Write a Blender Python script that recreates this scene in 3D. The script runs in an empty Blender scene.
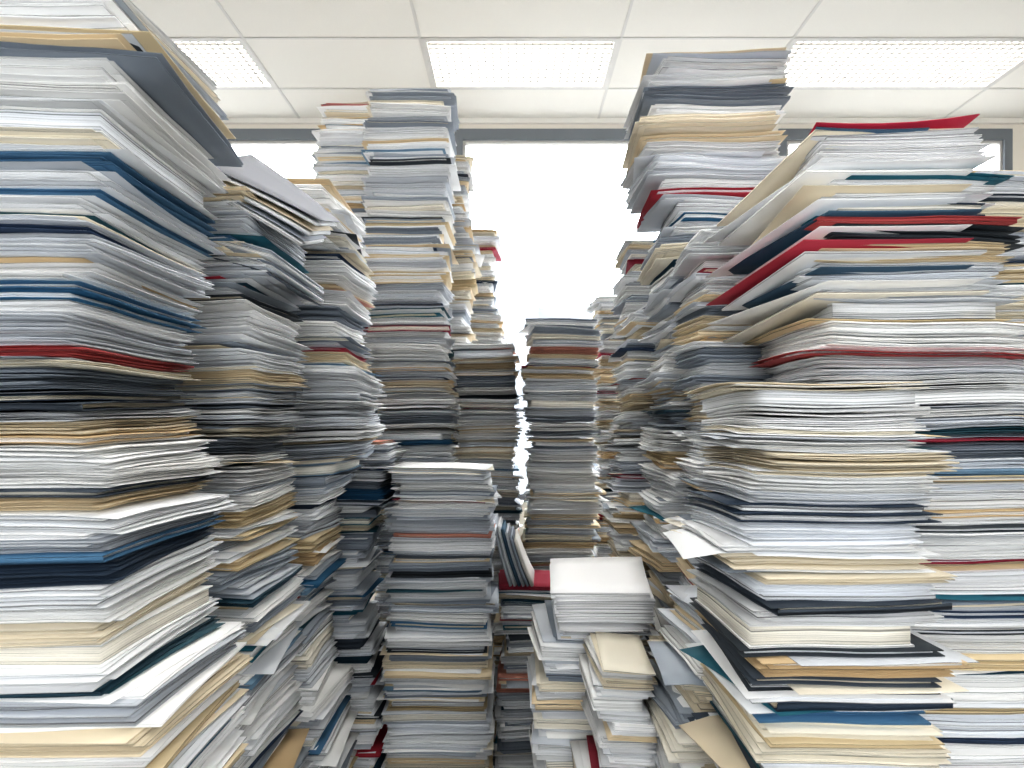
import bpy, math, random
import numpy as np
from mathutils import Vector

CZ = 1.4   # camera height
scene = bpy.context.scene

# ------------------------------------------------------------------ materials
def new_mat(name):
    m = bpy.data.materials.new(name); m.use_nodes = True
    nt = m.node_tree
    for n in list(nt.nodes): nt.nodes.remove(n)
    out = nt.nodes.new('ShaderNodeOutputMaterial')
    return m, nt, out

def simple_mat(name, col, rough=0.6, noise=0.0, nscale=20, bump=0.0):
    m, nt, out = new_mat(name)
    b = nt.nodes.new('ShaderNodeBsdfPrincipled')
    b.inputs['Roughness'].default_value = rough
    b.inputs['Base Color'].default_value = (*col, 1)
    tc = nt.nodes.new('ShaderNodeTexCoord')
    n = nt.nodes.new('ShaderNodeTexNoise'); n.inputs['Scale'].default_value = nscale
    n.inputs['Detail'].default_value = 5
    nt.links.new(tc.outputs['Object'], n.inputs['Vector'])
    if noise > 0:
        r = nt.nodes.new('ShaderNodeMapRange')
        r.inputs['To Min'].default_value = 1 - noise; r.inputs['To Max'].default_value = 1 + noise * 0.3
        nt.links.new(n.outputs['Fac'], r.inputs['Value'])
        vm = nt.nodes.new('ShaderNodeVectorMath'); vm.operation = 'SCALE'
        vm.inputs[0].default_value = col
        nt.links.new(r.outputs['Result'], vm.inputs['Scale'])
        nt.links.new(vm.outputs['Vector'], b.inputs['Base Color'])
    if bump > 0:
        bp = nt.nodes.new('ShaderNodeBump'); bp.inputs['Strength'].default_value = bump
        bp.inputs['Distance'].default_value = 0.003
        nt.links.new(n.outputs['Fac'], bp.inputs['Height'])
        nt.links.new(bp.outputs['Normal'], b.inputs['Normal'])
    nt.links.new(b.outputs['BSDF'], out.inputs['Surface'])
    return m

def paper_mat():
    m, nt, out = new_mat('paper')
    b = nt.nodes.new('ShaderNodeBsdfPrincipled')
    b.inputs['Roughness'].default_value = 0.75
    ca = nt.nodes.new('ShaderNodeAttribute'); ca.attribute_name = 'pcol'
    pa = nt.nodes.new('ShaderNodeAttribute'); pa.attribute_name = 'pg'
    geo = nt.nodes.new('ShaderNodeNewGeometry')
    def lines(freq, xy, lo, hi, dmin):
        sc = nt.nodes.new('ShaderNodeVectorMath'); sc.operation = 'MULTIPLY'
        sc.inputs[1].default_value = (xy, xy, 0)
        nt.links.new(geo.outputs['Position'], sc.inputs[0])
        pm = nt.nodes.new('ShaderNodeMath'); pm.operation = 'MULTIPLY'; pm.inputs[1].default_value = freq
        nt.links.new(pa.outputs['Fac'], pm.inputs[0])
        cb = nt.nodes.new('ShaderNodeCombineXYZ'); nt.links.new(pm.outputs[0], cb.inputs['Z'])
        ad = nt.nodes.new('ShaderNodeVectorMath'); ad.operation = 'ADD'
        nt.links.new(sc.outputs['Vector'], ad.inputs[0]); nt.links.new(cb.outputs['Vector'], ad.inputs[1])
        n = nt.nodes.new('ShaderNodeTexNoise'); n.inputs['Scale'].default_value = 1.0
        n.inputs['Detail'].default_value = 2; n.inputs['Roughness'].default_value = 0.6
        nt.links.new(ad.outputs['Vector'], n.inputs['Vector'])
        r = nt.nodes.new('ShaderNodeMapRange')
        r.inputs['From Min'].default_value = lo; r.inputs['From Max'].default_value = hi
        r.inputs['To Min'].default_value = dmin; r.inputs['To Max'].default_value = 1.0
        nt.links.new(n.outputs['Fac'], r.inputs['Value'])
        return r
    r1 = lines(.62, .8, .39, .47, .32)
    r2 = lines(1.8, 2.0, .38, .50, .66)
    r = nt.nodes.new('ShaderNodeMath'); r.operation = 'MULTIPLY'
    nt.links.new(r1.outputs['Result'], r.inputs[0]); nt.links.new(r2.outputs['Result'], r.inputs[1])
    # only page edges (side faces) carry the page lines, gap shade painted into colour
    sx = nt.nodes.new('ShaderNodeSeparateXYZ'); nt.links.new(geo.outputs['True Normal'], sx.inputs[0])
    ab = nt.nodes.new('ShaderNodeMath'); ab.operation = 'ABSOLUTE'; nt.links.new(sx.outputs['Z'], ab.inputs[0])
    gt = nt.nodes.new('ShaderNodeMath'); gt.operation = 'GREATER_THAN'; gt.inputs[1].default_value = 0.7
    nt.links.new(ab.outputs[0], gt.inputs[0])
    mx = nt.nodes.new('ShaderNodeMath'); mx.operation = 'MAXIMUM'
    nt.links.new(gt.outputs[0], mx.inputs[0]); nt.links.new(r.outputs[0], mx.inputs[1])
    vm = nt.nodes.new('ShaderNodeVectorMath'); vm.operation = 'SCALE'
    nt.links.new(ca.outputs['Color'], vm.inputs[0]); nt.links.new(mx.outputs[0], vm.inputs['Scale'])
    nt.links.new(vm.outputs['Vector'], b.inputs['Base Color'])
    nt.links.new(b.outputs['BSDF'], out.inputs['Surface'])
    return m

PAPER = paper_mat()

# ------------------------------------------------------------------ slab builder
NX, NY = 6, 5
def _topology():
    f = []
    N = NX * NY
    idx = lambda i, j, k: k * N + j * NX + i
    for j in range(NY - 1):
        for i in range(NX - 1):
            f.append((idx(i, j, 1), idx(i+1, j, 1), idx(i+1, j+1, 1), idx(i, j+1, 1)))
            f.append((idx(i, j, 0), idx(i, j+1, 0), idx(i+1, j+1, 0), idx(i+1, j, 0)))
    for i in range(NX - 1):
        f.append((idx(i, 0, 0), idx(i+1, 0, 0), idx(i+1, 0, 1), idx(i, 0, 1)))
        f.append((idx(i+1, NY-1, 0), idx(i, NY-1, 0), idx(i, NY-1, 1), idx(i+1, NY-1, 1)))
    for j in range(NY - 1):
        f.append((idx(0, j+1, 0), idx(0, j, 0), idx(0, j, 1), idx(0, j+1, 1)))
        f.append((idx(NX-1, j, 0), idx(NX-1, j+1, 0), idx(NX-1, j+1, 1), idx(NX-1, j, 1)))
    return np.array(f, dtype=np.int32)
TOPO = _topology()
UU, VV = np.meshgrid(np.linspace(-.5, .5, NX), np.linspace(-.5, .5, NY))
UU = UU.ravel(); VV = VV.ravel()

class Acc:
    def __init__(s): s.v = []; s.c = []; s.p = []; s.n = 0
    def add(s, bot, top, col, t, rng):
        s.v.append(bot); s.v.append(top)
        off = rng.uniform(0, 500)
        s.p.append(np.full(NX*NY, off)); s.p.append(np.full(NX*NY, off + t * 1000))
        s.c.append(np.tile(np.array([col[0], col[1], col[2], 1.0]), (2*NX*NY, 1)))
        s.n += 1
    def build(s, name):
        V = np.concatenate(s.v); K = 2 * NX * NY
        F = (TOPO[None] + (np.arange(s.n) * K)[:, None, None]).reshape(-1, 4)
        me = bpy.data.meshes.new(name)
        me.vertices.add(len(V)); me.vertices.foreach_set('co', V.astype(np.float32).ravel())
        me.loops.add(F.size); me.loops.foreach_set('vertex_index', F.ravel().astype(np.int32))
        me.polygons.add(len(F))
        me.polygons.foreach_set('loop_start', np.arange(0, F.size, 4, dtype=np.int32))
        me.update(calc_edges=True)
        a = me.attributes.new('pcol', 'FLOAT_COLOR', 'POINT')
        a.data.foreach_set('color', np.concatenate(s.c).astype(np.float32).ravel())
        a = me.attributes.new('pg', 'FLOAT', 'POINT')
        a.data.foreach_set('value', np.concatenate(s.p).astype(np.float32).ravel())
        me.materials.append(PAPER)
        ob = bpy.data.objects.new(name, me); scene.collection.objects.link(ob)
        return ob

WHITES = [(.83,.83,.82),(.80,.81,.82),(.86,.855,.84),(.73,.75,.78),(.83,.83,.83),(.78,.79,.80)]
GREYS = [(.50,.525,.56),(.37,.405,.45),(.56,.58,.61),(.25,.28,.32)]
CREAMS = [(.80,.745,.63),(.76,.685,.55),(.83,.79,.70),(.71,.62,.47)]
MANILA = [(.65,.54,.36),(.72,.61,.44),(.59,.45,.28),(.68,.56,.39)]
DARKS = [(.035,.055,.085),(.025,.07,.10),(.045,.055,.065),(.035,.06,.11),(.025,.085,.11),(.06,.075,.095)]
BLUES = [(.035,.13,.23),(.08,.18,.29),(.03,.15,.20),(.20,.31,.41)]
REDS = [(.38,.04,.06),(.40,.08,.08),(.33,.04,.07),(.54,.27,.21)]

def pick(rng, warm, dark):
    dark *= .85
    r = rng.random()
    w = [('W', .60), ('G', .18), ('C', .06 + .18*warm), ('M', .02 + .09*warm), ('D', .12*dark), ('B', .05*dark), ('R', .012)]
    tot = sum(a[1] for a in w); r *= tot
    for k, p in w:
        if r < p: break
        r -= p
    L = dict(W=WHITES, G=GREYS, C=CREAMS, M=MANILA, D=DARKS, B=BLUES, R=REDS)[k]
    c = L[rng.integers(len(L))]
    f = rng.uniform(.88, 1.05)
    return tuple(min(.88, x*f) for x in c)

def cover_pick(rng, warm, dark):
    dark *= .85
    r = rng.random()
    if r < .28*dark: L = DARKS
    elif r < .40*dark: L = BLUES
    elif r < .40*dark + .05: L = REDS
    elif r < .40*dark + .05 + .08 + .26*warm: L = MANILA
    elif r < .80: L = GREYS
    else: L = WHITES
    return L[rng.integers(len(L))]

def make_stack(x0, x1, y0, y1, top, seed, warm=.4, dark=1.0, prof=None, fine=1.0, messy=1.0,
               extra=None, wprof=None, books=1.0, topcol=None, loose=1.0):
    rng = np.random.default_rng(seed)
    A = Acc()
    Sx, Sy = (x0+x1)/2, (y0+y1)/2
    W, D = x1-x0, y1-y0
    ztop = CZ + top
    st = dict(z=0.0, tx=0.0, ty=0.0)
    drift = np.array([0., 0.])
    def profile(z, pr, dflt=0.):
        if not pr: return dflt
        zs = [a[0]+CZ for a in pr]; ds = [a[1] for a in pr]
        return float(np.interp(z, zs, ds))
    ph = rng.uniform(0, 6.28, 4)
    def slab(cx, cy, w, d, rot, t, col, curl=0.0, zoff=0.0):
        c, s = math.cos(rot), math.sin(rot)
        lx, ly = UU*w, VV*d
        X = cx + lx*c - ly*s; Y = cy + lx*s + ly*c
        bx, by = Sx + drift[0] + profile(st['z'], prof), Sy + drift[1]
        ex = np.maximum(0, np.abs(X-bx) - W*.5); ey = np.maximum(0, np.abs(Y-by) - D*.5)
        e = np.hypot(ex, ey)
        z = st['z'] + zoff + st['tx']*(X-Sx) + st['ty']*(Y-Sy) - 3.5*e*e - curl*((2*UU)**4*(0.5+VV) + .0)
        amp = .0017*messy
        z = z + amp*np.sin(X*24+ph[0]+st['z']*6) + amp*np.sin(Y*22+ph[1]+st['z']*5)
        rp = rng.uniform(0, 6.28, 2)
        z = z + .0004*np.sin(X*50+rp[0]) + .0004*np.sin(Y*50+rp[1])
        z = np.maximum(z, 0.0)
        bot = np.stack([X, Y, z], 1); topv = bot.copy(); topv[:, 2] += t
        A.add(bot, topv, col, t, rng)
    def advance(t):
        k = .0062*messy
        nx = st['tx']*.94 + rng.normal(0, k); ny = st['ty']*.94 + rng.normal(0, k)
        nx = max(-.07, min(.07, nx)); ny = max(-.07, min(.07, ny))
        g = abs(nx-st['tx'])*W*.40 + abs(ny-st['ty'])*D*.40
        st['z'] += t + min(g, .0028) + .0004
        st['tx'], st['ty'] = nx, ny
    while st['z'] < ztop - .004:
        z = st['z']
        drift = drift*.90 + rng.normal(0, .0050*messy, 2)
        px = profile(z, prof); ws = profile(z, wprof, 1.0)
        gx, gy = Sx + drift[0] + px + rng.normal(0, .007*messy), Sy + drift[1] + rng.normal(0, .007*messy)
        gr = rng.normal(0, .038*messy)
        sw, sd = rng.uniform(.90, 1.04)*W*ws, rng.uniform(.90, 1.04)*D
        r = rng.random()
        rem = ztop - z
        if r < .46:
            n = int(rng.integers(3, 11)); col = pick(rng, warm, dark*.5)
            for i in range(n):
                t = float(rng.choice([.0006, .0011, .0018, .0028, .005], p=[.22,.28,.26,.16,.08]))/fine
                q = rng.uniform(.79, 1.07)
                cc = tuple(min(.88, x*q) for x in col)
                slab(gx+rng.normal(0,.0047), gy+rng.normal(0,.0047), sw*rng.uniform(.955,1.01), sd*rng.uniform(.955,1.01),
                     gr+rng.normal(0,.015), t, cc)
                advance(t)
                if st['z'] > ztop: break
        elif r < .72:
            # folder: cover, pages, cover and spine strip
            t = min(float(rng.uniform(.0025, .010))/fine, max(.003, rem)); col = cover_pick(rng, warm, dark)
            slab(gx, gy, sw*1.035, sd*1.035, gr, .0009, col); st['z'] += .0010
            pc = WHITES[rng.integers(len(WHITES))] if rng.random() < .75 else CREAMS[rng.integers(len(CREAMS))]
            k = int(rng.integers(1, 4))
            for i in range(k):
                slab(gx+rng.normal(0,.002), gy+rng.normal(0,.002), sw*.955, sd*.955, gr+rng.normal(0,.01), t/k*.86, pc)
                st['z'] += t/k
            slab(gx+rng.normal(0,.003), gy+rng.normal(0,.003), sw*1.035, sd*1.035, gr+rng.normal(0,.012), .0009, col)
            if rng.random() < .13:
                c, s = math.cos(gr), math.sin(gr)
                oy = -sd*.517
                h0 = st['z']; st['z'] -= t
                slab(gx - oy*s, gy + oy*c, sw*1.03, .0012, gr, t, col)
                st['z'] = h0
            advance(.0009)
        elif r < .72 + .05*books and rem > .02:
            t = float(rng.uniform(.010, .026)); col = cover_pick(rng, warm, dark)
            if rng.random() < .4: col = WHITES[0]
            bw, bd = sw*rng.uniform(.88, 1.0), sd*rng.uniform(.88, 1.0)
            slab(gx, gy, bw, bd, gr, .0018, col); st['z'] += .0018
            pc = CREAMS[2] if rng.random() < .4 else WHITES[rng.integers(len(WHITES))]
            slab(gx, gy, bw*.97, bd*.97, gr, t, pc)
            c, s = math.cos(gr), math.sin(gr)
            if rng.random() < .2:
                oy = -bd*.495
                slab(gx - oy*s, gy + oy*c, bw, .002, gr, t, col)
            st['z'] += t
            slab(gx, gy, bw, bd, gr, .0018, col)
            advance(.0018)
        else:
            n = int(rng.integers(1, 4))
            for i in range(n):
                t = float(rng.choice([.0003, .0005, .001]))
                col = pick(rng, warm, dark*.8)
                slab(gx+rng.normal(0,.013*messy*loose), gy+rng.normal(0,.010*messy*loose), sw*rng.uniform(.93,1.05), sd*rng.uniform(.93,1.05),
                     gr+rng.normal(0,.07*messy*loose), t, col, curl=rng.uniform(-.003,.008))
                advance(t)
    if topcol:
        for c in topcol:
            slab(Sx+drift[0]+profile(st['z'], prof)+rng.normal(0,.006), Sy+drift[1]+rng.normal(0,.006), W*1.0, D*1.0, rng.normal(0,.06), .0012, c)
            advance(.002)
    if extra: extra(A, rng)
    return A.build('paper_stack')

def quad_sheet(A, rng, NL, NR, FR, FL, t, col, sag=0.0):
    """curved sheet through 4 world points (z relative to eye height)"""
    P = [np.array(p, float) + np.array([0, 0, CZ]) for p in (NL, NR, FR, FL)]
    u = (UU+.5)[:, None]; v = (VV+.5)[:, None]
    pts = P[0]*(1-u)*(1-v) + P[1]*u*(1-v) + P[2]*u*v + P[3]*(1-u)*v
    nrm = np.cross(P[1]-P[0], P[3]-P[0]); nrm /= np.linalg.norm(nrm)
    pts = pts + nrm[None]*(sag*4*(u*(1-u)))
    A.add(pts, pts + nrm[None]*t, col, t, rng)

# ------------------------------------------------------------------ stacks
# left front tower
make_stack(-.71,-.405,.73,1.02,.50,14, warm=.25, dark=1.0, messy=.75, fine=1.5, books=1.6,
   prof=[(-1.4,0),(-.42,.0),(-.27,-.012),(-.12,-.03),(-.02,-.045),(.03,-.075),(.12,-.07),(.20,-.05),(.30,-.02),(.40,.0),(.47,-.01),(.5,-.03)])
def ex_b(A, rng):
    for i,(c,t) in enumerate([((.27,.28,.31),.0012),((.74,.75,.76),.004),((.68,.60,.46),.0012),((.70,.72,.74),.006),((.40,.43,.47),.0014),((.76,.76,.76),.006)]):
        k = i*.0085; s = i*.007
        quad_sheet(A, rng, (-.53,1.15,.432-k), (-.322-s,1.15,.335-k), (-.363-s,1.44,.417-k), (-.55,1.44,.56-k), t, c, .004)
    for i,(c,t) in enumerate([((.56,.60,.65),.004),((.76,.77,.78),.006),((.3,.34,.4),.0012),((.72,.74,.76),.006),((.2,.23,.27),.0012)]):
        k = i*.009
        quad_sheet(A, rng, (-.58,1.14,.325-k), (-.41,1.16,.285-k), (-.395,1.43,.272-k), (-.58,1.43,.345-k), t, c, .002)
make_stack(-.75,-.445,1.14,1.44,.385,22, warm=.5, dark=.85, messy=.95, extra=ex_b, fine=1.2,
   prof=[(-1.4,0),(-.5,0),(-.3,-.01),(-.1,-.005),(.0,-.02),(.1,-.015),(.25,.0),(.4,.02)])
make_stack(-.67,-.375,1.55,1.85,.55,33, warm=.3, dark=.7, messy=1.1,
   prof=[(-1.4,-.05),(-.9,-.03),(-.5,-.09),(-.2,-.07),(-.12,-.01),(.02,.02),(.09,.02),(.15,-.02),(.35,-.01),(.5,-.03),(.56,-.06)])
# pile between third tower and the low centre-left pile
make_stack(-.69,-.40,2.0,2.26,-.06,34, warm=.1, dark=.8, messy=1.1, prof=[(-1.4,0),(-.5,-.02),(-.2,0),(0,.01)])
# tall tower left of window
make_stack(-.525,-.235,2.42,2.70,1.17,44, warm=.15, dark=.75, messy=.9,
   prof=[(-1.4,0),(-.2,.02),(.2,0),(.6,.0),(.9,-.005),(1.17,-.01)], topcol=[(.3,.33,.37),(.7,.72,.75)])
# red-topped tower behind
make_stack(-.80,-.50,2.85,3.12,1.30,45, warm=.4, dark=.6, messy=1.0, topcol=[(.42,.16,.15)]*5+[(.10,.13,.18),(.6,.55,.45)])
# low centre-left pile
make_stack(-.355,-.065,1.93,2.19,-.145,57, warm=.15, dark=.45, messy=.8, topcol=[(.70,.66,.55),(.78,.79,.8)])
# window-side stacks, paper colours picked pale and warm to imitate window glow
make_stack(-.48,-.215,3.15,3.42,1.24,66, warm=.9, dark=.1, messy=1.2)
make_stack(-.35,-.075,3.65,3.93,1.02,67, warm=1., dark=.1, messy=1.1)
make_stack(-.235,.03,2.80,3.06,.31,68, warm=.6, dark=.2, messy=.9)
# centre tower
make_stack(.06,.345,2.72,3.0,.40,77, warm=.3, dark=.25, messy=.85, topcol=[(.5,.52,.56),(.76,.77,.8),(.3,.33,.38)])
# gap pile with leaning booklets
def ex_t(A, rng):
    for i in range(6):
        c = [(.5,.53,.58),(.62,.63,.65),(.07,.13,.19),(.56,.58,.62),(.3,.34,.4),(.60,.58,.54)][i]
        o = i*.014
        quad_sheet(A, rng, (.0+o,2.20,-.535), (-.055+o,2.20,-.33-o*.8), (-.05+o,2.42,-.33-o*.8), (.01+o,2.42,-.535), .009, c, .004)
make_stack(-.05,.15,2.21,2.45,-.54,78, warm=.1, dark=1.1, messy=.9, extra=ex_t)
# low white pile centre
def ex_k(A, rng):
    z = -.405
    for i in range(20):
        t = [.0008,.002,.004,.0012,.003][i%5]
        j = rng.normal(0,.0026,4)
        f = max(0, (i-12)/7)
        g = .86 if i > 13 else .76+.1*rng.random()
        quad_sheet(A, rng, (.088+j[0]-.012*f,1.36+j[2],z), (.282+j[1]-.012*f,1.35+j[3]-.02*f,z+.002+.005*f), (.298+j[1]+.012*f,1.63,z+.006+.012*f), (.096+j[0]-.004*f,1.645,z+.004+.006*f), t,
                   (g,g,g*1.005), .001)
        z += t+.0009
make_stack(.085,.275,1.36,1.64,-.41,88, warm=.4, dark=.2, messy=.9, extra=ex_k, books=.5,
   prof=[(-1.4,-.03),(-.7,-.03),(-.5,-.015),(-.36,0)])
make_stack(.15,.235,1.12,1.34,-.42,191, warm=1.0, dark=.1, messy=1.0, books=.4, prof=[(-1.4,-.03),(-.6,-.01),(-.38,0)], topcol=[(.70,.64,.52),(.74,.70,.6)])
make_stack(.27,.46,1.0,1.26,-.29,90, warm=.9, dark=.2, messy=1.2, books=.5, prof=[(-1.4,.0),(-.5,0),(-.29,0.02)])
# right side receding row
make_stack(.38,.67,2.25,2.52,.60,101, warm=1., dark=.15, messy=1.1)
make_stack(.42,.70,3.3,3.58,.60,102, warm=1., dark=.1, messy=1.1)
make_stack(.315,.60,1.95,2.18,.33,103, warm=1., dark=.2, messy=1.2, prof=[(-1.4,-.02),(-.5,0),(-.2,0),(.2,.03),(.33,.05)])
make_stack(.335,.645,1.55,1.84,.825,104, warm=.5, dark=.4, messy=1.3,
   prof=[(-1.4,.0),(-.5,.01),(-.2,.03),(0,0),(.1,-.01),(.2,.02),(.45,.03),(.65,-.01),(.81,-.005)],
   topcol=[(.5,.53,.58),(.8,.8,.82),(.62,.52,.38)])
make_stack(.355,.60,1.29,1.50,.38,105, warm=.7, dark=.12, messy=1.2,
   prof=[(-1.4,-.03),(-.3,0),(0,.02),(.2,.0),(.38,.0)])
# right big tower with fanned folders
def ex_o(A, rng):
    C = [(.76,.69,.56),(.82,.79,.72),(.76,.77,.78),(.83,.83,.82),(.68,.60,.46),(.80,.81,.82),(.04,.09,.14),(.82,.82,.82),(.42,.05,.08),(.74,.75,.76),(.05,.10,.15),(.80,.80,.79),(.70,.66,.57)]
    for i, c in enumerate(C):
        f = i/(len(C)-1)
        xl = .438+.02*math.sin(i*1.3); z = .416-.235*f
        xr = .655+.012*math.sin(i*2.3)+.03*f
        quad_sheet(A, rng, (xl,.985,z), (xr,.99,z+.004), (xr,1.27,z-.02),
                   (.372+.03*math.sin(i*2.1)+.01*f,1.24,z-.065*(1-.6*f)-.015*math.sin(i*1.7)), .001 if i%3 else .004, c, -.001)
    for i in range(10):   # bundled sheets directly under the red folder
        g = .72+.1*rng.random(); z = .412-i*.0042; j = rng.normal(0,.004,3)
        quad_sheet(A, rng, (.447+j[0],.985+j[2],z), (.665+j[1]+i*.003,.985-j[2],z+.004-.0002*i), (.69+j[1],1.26,z), (.46+j[0],1.25,z-.01), .0026, (g,g,g*1.01), -.002)
    quad_sheet(A, rng, (.435,.975,.424), (.668,.975,.436), (.70,1.26,.43), (.47,1.25,.40), .0015, (.46,.03,.07), -.007)
    quad_sheet(A, rng, (.437,.98,.420), (.60,.98,.419), (.64,1.26,.41), (.47,1.25,.405), .0012, (.10,.17,.25), -.003)
make_stack(.455,.735,1.0,1.26,.365,111, warm=.35, dark=1.35, messy=.85, extra=ex_o, books=1.6, fine=1.2,
   prof=[(-1.4,.09),(-.5,.09),(-.2,.09),(.0,.07),(.08,.035),(.11,.0),(.30,0),(.37,-.01)],
   wprof=[(-1.4,1.15),(0,1.15),(.08,1.3),(.12,1.02),(.30,.98),(.37,.9)])
# right front pile
make_stack(.243,.447,.74,.97,.035,127, warm=.5, dark=1.35, messy=.9, books=2.4, fine=1.3, loose=1.3,
   prof=[(-1.4,.05),(-.45,.035),(-.36,.025),(-.2,.008),(-.1,.0),(.035,.0)], topcol=[(.70,.64,.52),(.8,.78,.74),(.60,.52,.38)])
# far right
make_stack(.93,1.2,1.35,1.62,.50,131, warm=.4, dark=.8, messy=1.1)
make_stack(.72,1.0,1.66,1.92,.30,132, warm=.4, dark=1.0, messy=1.1)
make_stack(-1.1,-.80,1.5,1.78,.35,133, warm=.4, dark=1.0, messy=1.1)
make_stack(.72,1.0,2.3,2.58,.25,134, warm=.6, dark=.8, messy=1.1)
make_stack(-1.05,-.77,2.2,2.48,.45,135, warm=.3, dark=.8, messy=1.1)

# ------------------------------------------------------------------ room
def box(name, a, b, mat, parent=None):
    return boxes(name, [(a,b)], mat, parent)
def boxes(name, L, mat, parent=None):
    V=[];F=[]
    for a,b in L:
        x0,y0,z0 = a; x1,y1,z1 = b; n=len(V)
        V += [(x0,y0,z0),(x1,y0,z0),(x1,y1,z0),(x0,y1,z0),(x0,y0,z1),(x1,y0,z1),(x1,y1,z1),(x0,y1,z1)]
        F += [tuple(i+n for i in q) for q in [(0,3,2,1),(4,5,6,7),(0,1,5,4),(1,2,6,5),(2,3,7,6),(3,0,4,7)]]
    me = bpy.data.meshes.new(name); me.from_pydata(V, [], F); me.materials.append(mat)
    ob = bpy.data.objects.new(name, me); scene.collection.objects.link(ob)
    if parent: ob.parent = parent
    return ob

wall_m = simple_mat('painted_wall', (.74,.70,.63), .8, .05, 6, .1)
ceil_m = simple_mat('ceiling_tile', (.655,.635,.59), .9, .10, 160, .35)
floor_m = simple_mat('carpet', (.14,.15,.16), .95, .4, 90, .6)
bar_m = simple_mat('ceiling_grid_metal', (.50,.485,.46), .5)
frame_m = simple_mat('window_frame_metal', (.19,.205,.225), .45)
trimw_m = simple_mat('white_enamel', (.72,.70,.66), .4)
bld_m = simple_mat('pale_facade', (.245,.255,.265), .7, .03, .3)
bwin_m = simple_mat('facade_glass', (.21,.23,.25), .6)
gnd_m = simple_mat('pavement', (.25,.25,.25), .9, .1, 1)

XL, XR, YB, YF, H = -4.2, 4.4, -4.0, 5.0, CZ+2.2
box('floor', (XL-.2,YB-.2,-.1), (XR+.2,YF+.2,0), floor_m)
box('wall_left', (XL-.2,YB-.2,0), (XL,YF+.2,H+.25), wall_m)
box('wall_right', (XR,YB-.2,0), (XR+.2,YF+.2,H+.25), wall_m)

gm, nt, out = new_mat('window_glass')
tr = nt.nodes.new('ShaderNodeBsdfTransparent'); gl = nt.nodes.new('ShaderNodeBsdfGlossy'); gl.inputs['Roughness'].default_value=.02
mxs = nt.nodes.new('ShaderNodeMixShader'); mxs.inputs[0].default_value=.03
nt.links.new(tr.outputs[0],mxs.inputs[1]); nt.links.new(gl.outputs[0],mxs.inputs[2]); nt.links.new(mxs.outputs[0],out.inputs['Surface'])

def window_wall(name, y0, y1, wins, sill, head, first):
    L = []; xs = XL
    for a,b in wins:
        L.append(((xs,y0,0),(a,y1,H+.25))); L.append(((a,y0,0),(b,y1,sill))); L.append(((a,y0,head),(b,y1,H+.25)))
        xs = b
    L.append(((xs,y0,0),(XR,y1,H+.25)))
    boxes(name, L, wall_m)
    ym = (y0+y1)/2
    inn = y0 if y0 > 0 else y1
    sgn = 1 if y0 > 0 else -1
    ya, yb = sorted([inn - .01*sgn, inn + .07*sgn])
    for i,(a,b) in enumerate(wins):
        e = bpy.data.objects.new('window_%d' % (first+i), None); scene.collection.objects.link(e)
        w = .06
        boxes('frame', [((a,ya,sill),(a+w,yb,head)),((b-w,ya,sill),(b,yb,head)),((a+w,ya,head-.08),(b-w,yb,head)),((a+w,ya,sill),(b-w,yb,sill+w))], frame_m, e)
        boxes('sash', [((a+w,ya+.02,sill+w),(a+w+.02,yb-.01,head-.08)),((b-w-.02,ya+.02,sill+w),(b-w,yb-.01,head-.08)),
                       ((a+w+.02,ya+.02,head-.10),(b-w-.02,yb-.01,head-.08))], bar_m, e)
        box('glass', (a+w,ym-.003,sill+w), (b-w,ym+.003,head-.08), gm, e)
        ld = bpy.data.lights.new('daylight_portal','AREA'); ld.shape='RECTANGLE'; ld.size=b-a; ld.size_y=head-sill
        ld.cycles.is_portal = True
        lo = bpy.data.objects.new('portal', ld); scene.collection.objects.link(lo); lo.parent = e
        lo.location = ((a+b)/2, (y1+.02) if sgn>0 else (y0-.02), (head+sill)/2)
        lo.rotation_euler = (-math.pi/2,0,0) if sgn>0 else (math.pi/2,0,0)

window_wall('wall_front', YF, YF+.2, [(-3.4,-1.32),(-.42,1.75),(1.95,3.66)], .8, CZ+2.13, 1)
window_wall('wall_back', YB-.2, YB, [(-3.6,-1.4),(-1.1,1.2),(1.5,3.8)], .9, CZ+2.0, 4)  # unseen windows behind the camera, added so the stack fronts get light
boxes('trim_1', [((XL,YF-.03,H-.035),(XR,YF,H))], trimw_m)
boxes('baseboard_front', [((XL,YF-.015,0),(XR,YF,.1))], trimw_m)

# ceiling with tile grid and recessed luminaires
cols = [(-2.75,-1.55),(-.53,.63),(1.62,3.15)]
rows = [(3.93,4.53),(2.13,2.73),(.33,.93),(-1.47,-.87)]  # first row in view; other rows unseen, added to light the stacks
xb = sorted({XL,-2.75,-1.55,-.53,.63,1.62,3.15,XR}); yb_ = sorted({YB,YF}|{r for p in rows for r in p})
T = []
for i in range(len(xb)-1):
    for j in range(len(yb_)-1):
        if (xb[i],xb[i+1]) in cols and (yb_[j],yb_[j+1]) in rows: continue
        T.append(((xb[i],yb_[j],H),(xb[i+1],yb_[j+1],H+.03)))
boxes('ceiling', T, ceil_m)
G = []
for x in [-3.95,-2.75,-1.55,-.53,.63,1.62,3.15,4.2]:
    G.append(((x-.008,YB,H-.004),(x+.008,YF,H+.001)))
y = 4.53
while y > YB:
    G.append(((XL,y-.008,H-.0045),(XR,y+.008,H+.0005))); y -= .6
boxes('ceiling_grid', G, bar_m)
em, nt, out = new_mat('luminaire_diffuser_glow')
e_ = nt.nodes.new('ShaderNodeEmission'); e_.inputs['Color'].default_value=(1,.975,.93,1); e_.inputs['Strength'].default_value=10
nt.links.new(e_.outputs[0], out.inputs['Surface'])
louv_m = simple_mat('louvre_aluminium', (.17,.167,.16), .5)
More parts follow.
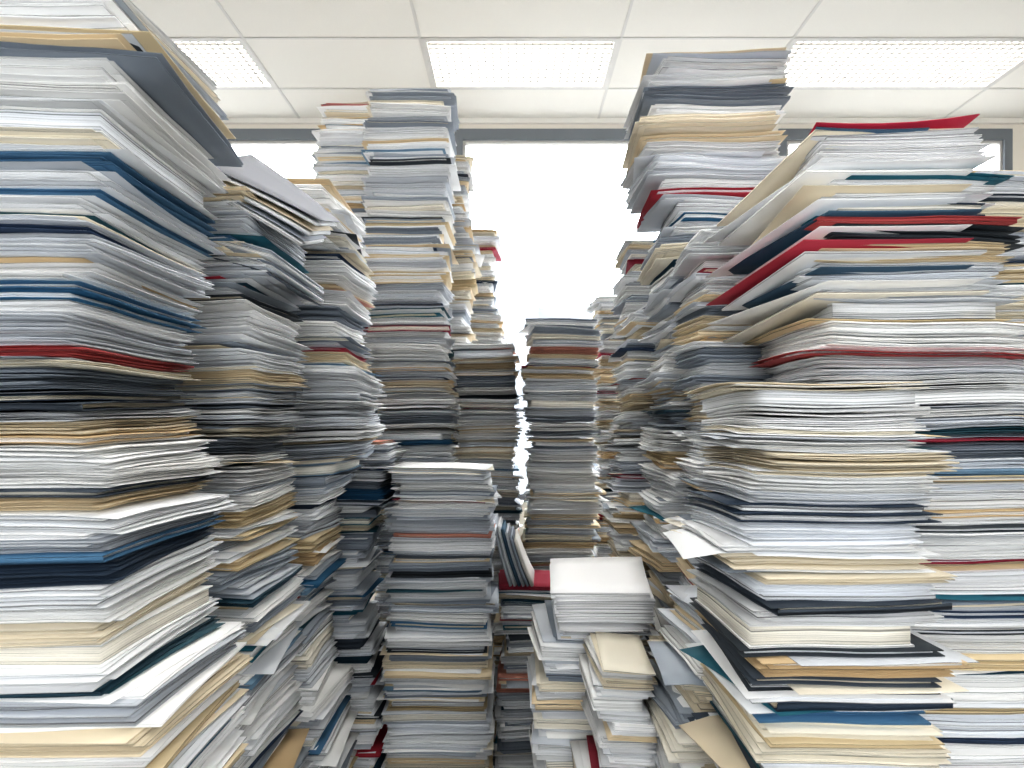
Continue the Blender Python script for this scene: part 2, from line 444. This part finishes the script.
for a,b in cols:
    for c,d in rows:
        e = bpy.data.objects.new('ceiling_light', None); scene.collection.objects.link(e)
        boxes('housing', [((a,c,H+.09),(b,d,H+.10)),((a,c,H-.006),(a+.035,d,H+.09)),((b-.035,c,H-.006),(b,d,H+.09)),
                          ((a+.035,c,H-.006),(b-.035,c+.035,H+.09)),((a+.035,d-.035,H-.006),(b-.035,d,H+.09))], bar_m, e)
        box('diffuser', (a+.035,c+.035,H+.055), (b-.035,d-.035,H+.06), em, e)
        S = []
        n = int((b-a)/.05)
        for i in range(1,n):
            x = a+.035+(b-a-.07)*i/n; S.append(((x-.001,c+.035,H+.0),(x+.001,d-.035,H+.014)))
        for i in range(1,11):
            yy = c+.035+.53*i/11; S.append(((a+.035,yy-.001,H+.0),(b-.035,yy+.001,H+.019)))
        boxes('louvre', S, louv_m, e)

# ------------------------------------------------------------------ outside
box('ground', (-200,6,-12.2), (200,260,-12), gnd_m)
def building(x0,x1,y0,y1,z1):
    e = bpy.data.objects.new('office_building', None); scene.collection.objects.link(e)
    box('facade',(x0,y0,-12),(x1,y1,z1),bld_m,e)
    S=[]; z=-10
    while z < z1-2:
        x=x0+.6
        while x < x1-2:
            S.append(((x,y0-.05,z),(x+1.7,y0+.01,z+1.8))); x+=2.3
        z+=3
    boxes('facade_windows',S,bwin_m,e)
building(-1.5,2.2,58,70,17.5); building(2.2,7.5,64,80,12); building(-16,-1.5,75,90,9); building(9,26,80,95,8)

# ------------------------------------------------------------------ world : overcast sky, brighter on the window (sun) side
w = bpy.data.worlds.new('World'); scene.world = w; w.use_nodes = True
wn = w.node_tree
bg = wn.nodes['Background']; bg.inputs['Color'].default_value=(.925,.96,1,1)
tc = wn.nodes.new('ShaderNodeTexCoord'); sp = wn.nodes.new('ShaderNodeSeparateXYZ')
wn.links.new(tc.outputs['Generated'], sp.inputs[0])
mr = wn.nodes.new('ShaderNodeMapRange'); mr.inputs['From Min'].default_value=-.6; mr.inputs['From Max'].default_value=.6
mr.inputs['To Min'].default_value=4.0; mr.inputs['To Max'].default_value=12.5
wn.links.new(sp.outputs['Y'], mr.inputs['Value']); wn.links.new(mr.outputs['Result'], bg.inputs['Strength'])

# ------------------------------------------------------------------ camera
cd = bpy.data.cameras.new('camera'); cam = bpy.data.objects.new('camera', cd); scene.collection.objects.link(cam)
cam.location = (0,0,CZ); cam.rotation_euler = (math.pi/2,0,0)
cd.sensor_width=36; cd.lens=24; cd.shift_y = 36/1024; cd.clip_start=.05; cd.clip_end=500
cd.dof.use_dof = True; cd.dof.focus_distance = 1.2; cd.dof.aperture_fstop = 13
scene.camera = cam
scene.view_settings.view_transform = 'Standard'
try: scene.view_settings.look = 'High Contrast'
except Exception as ex: print('look', ex)
scene.view_settings.exposure = 0.12
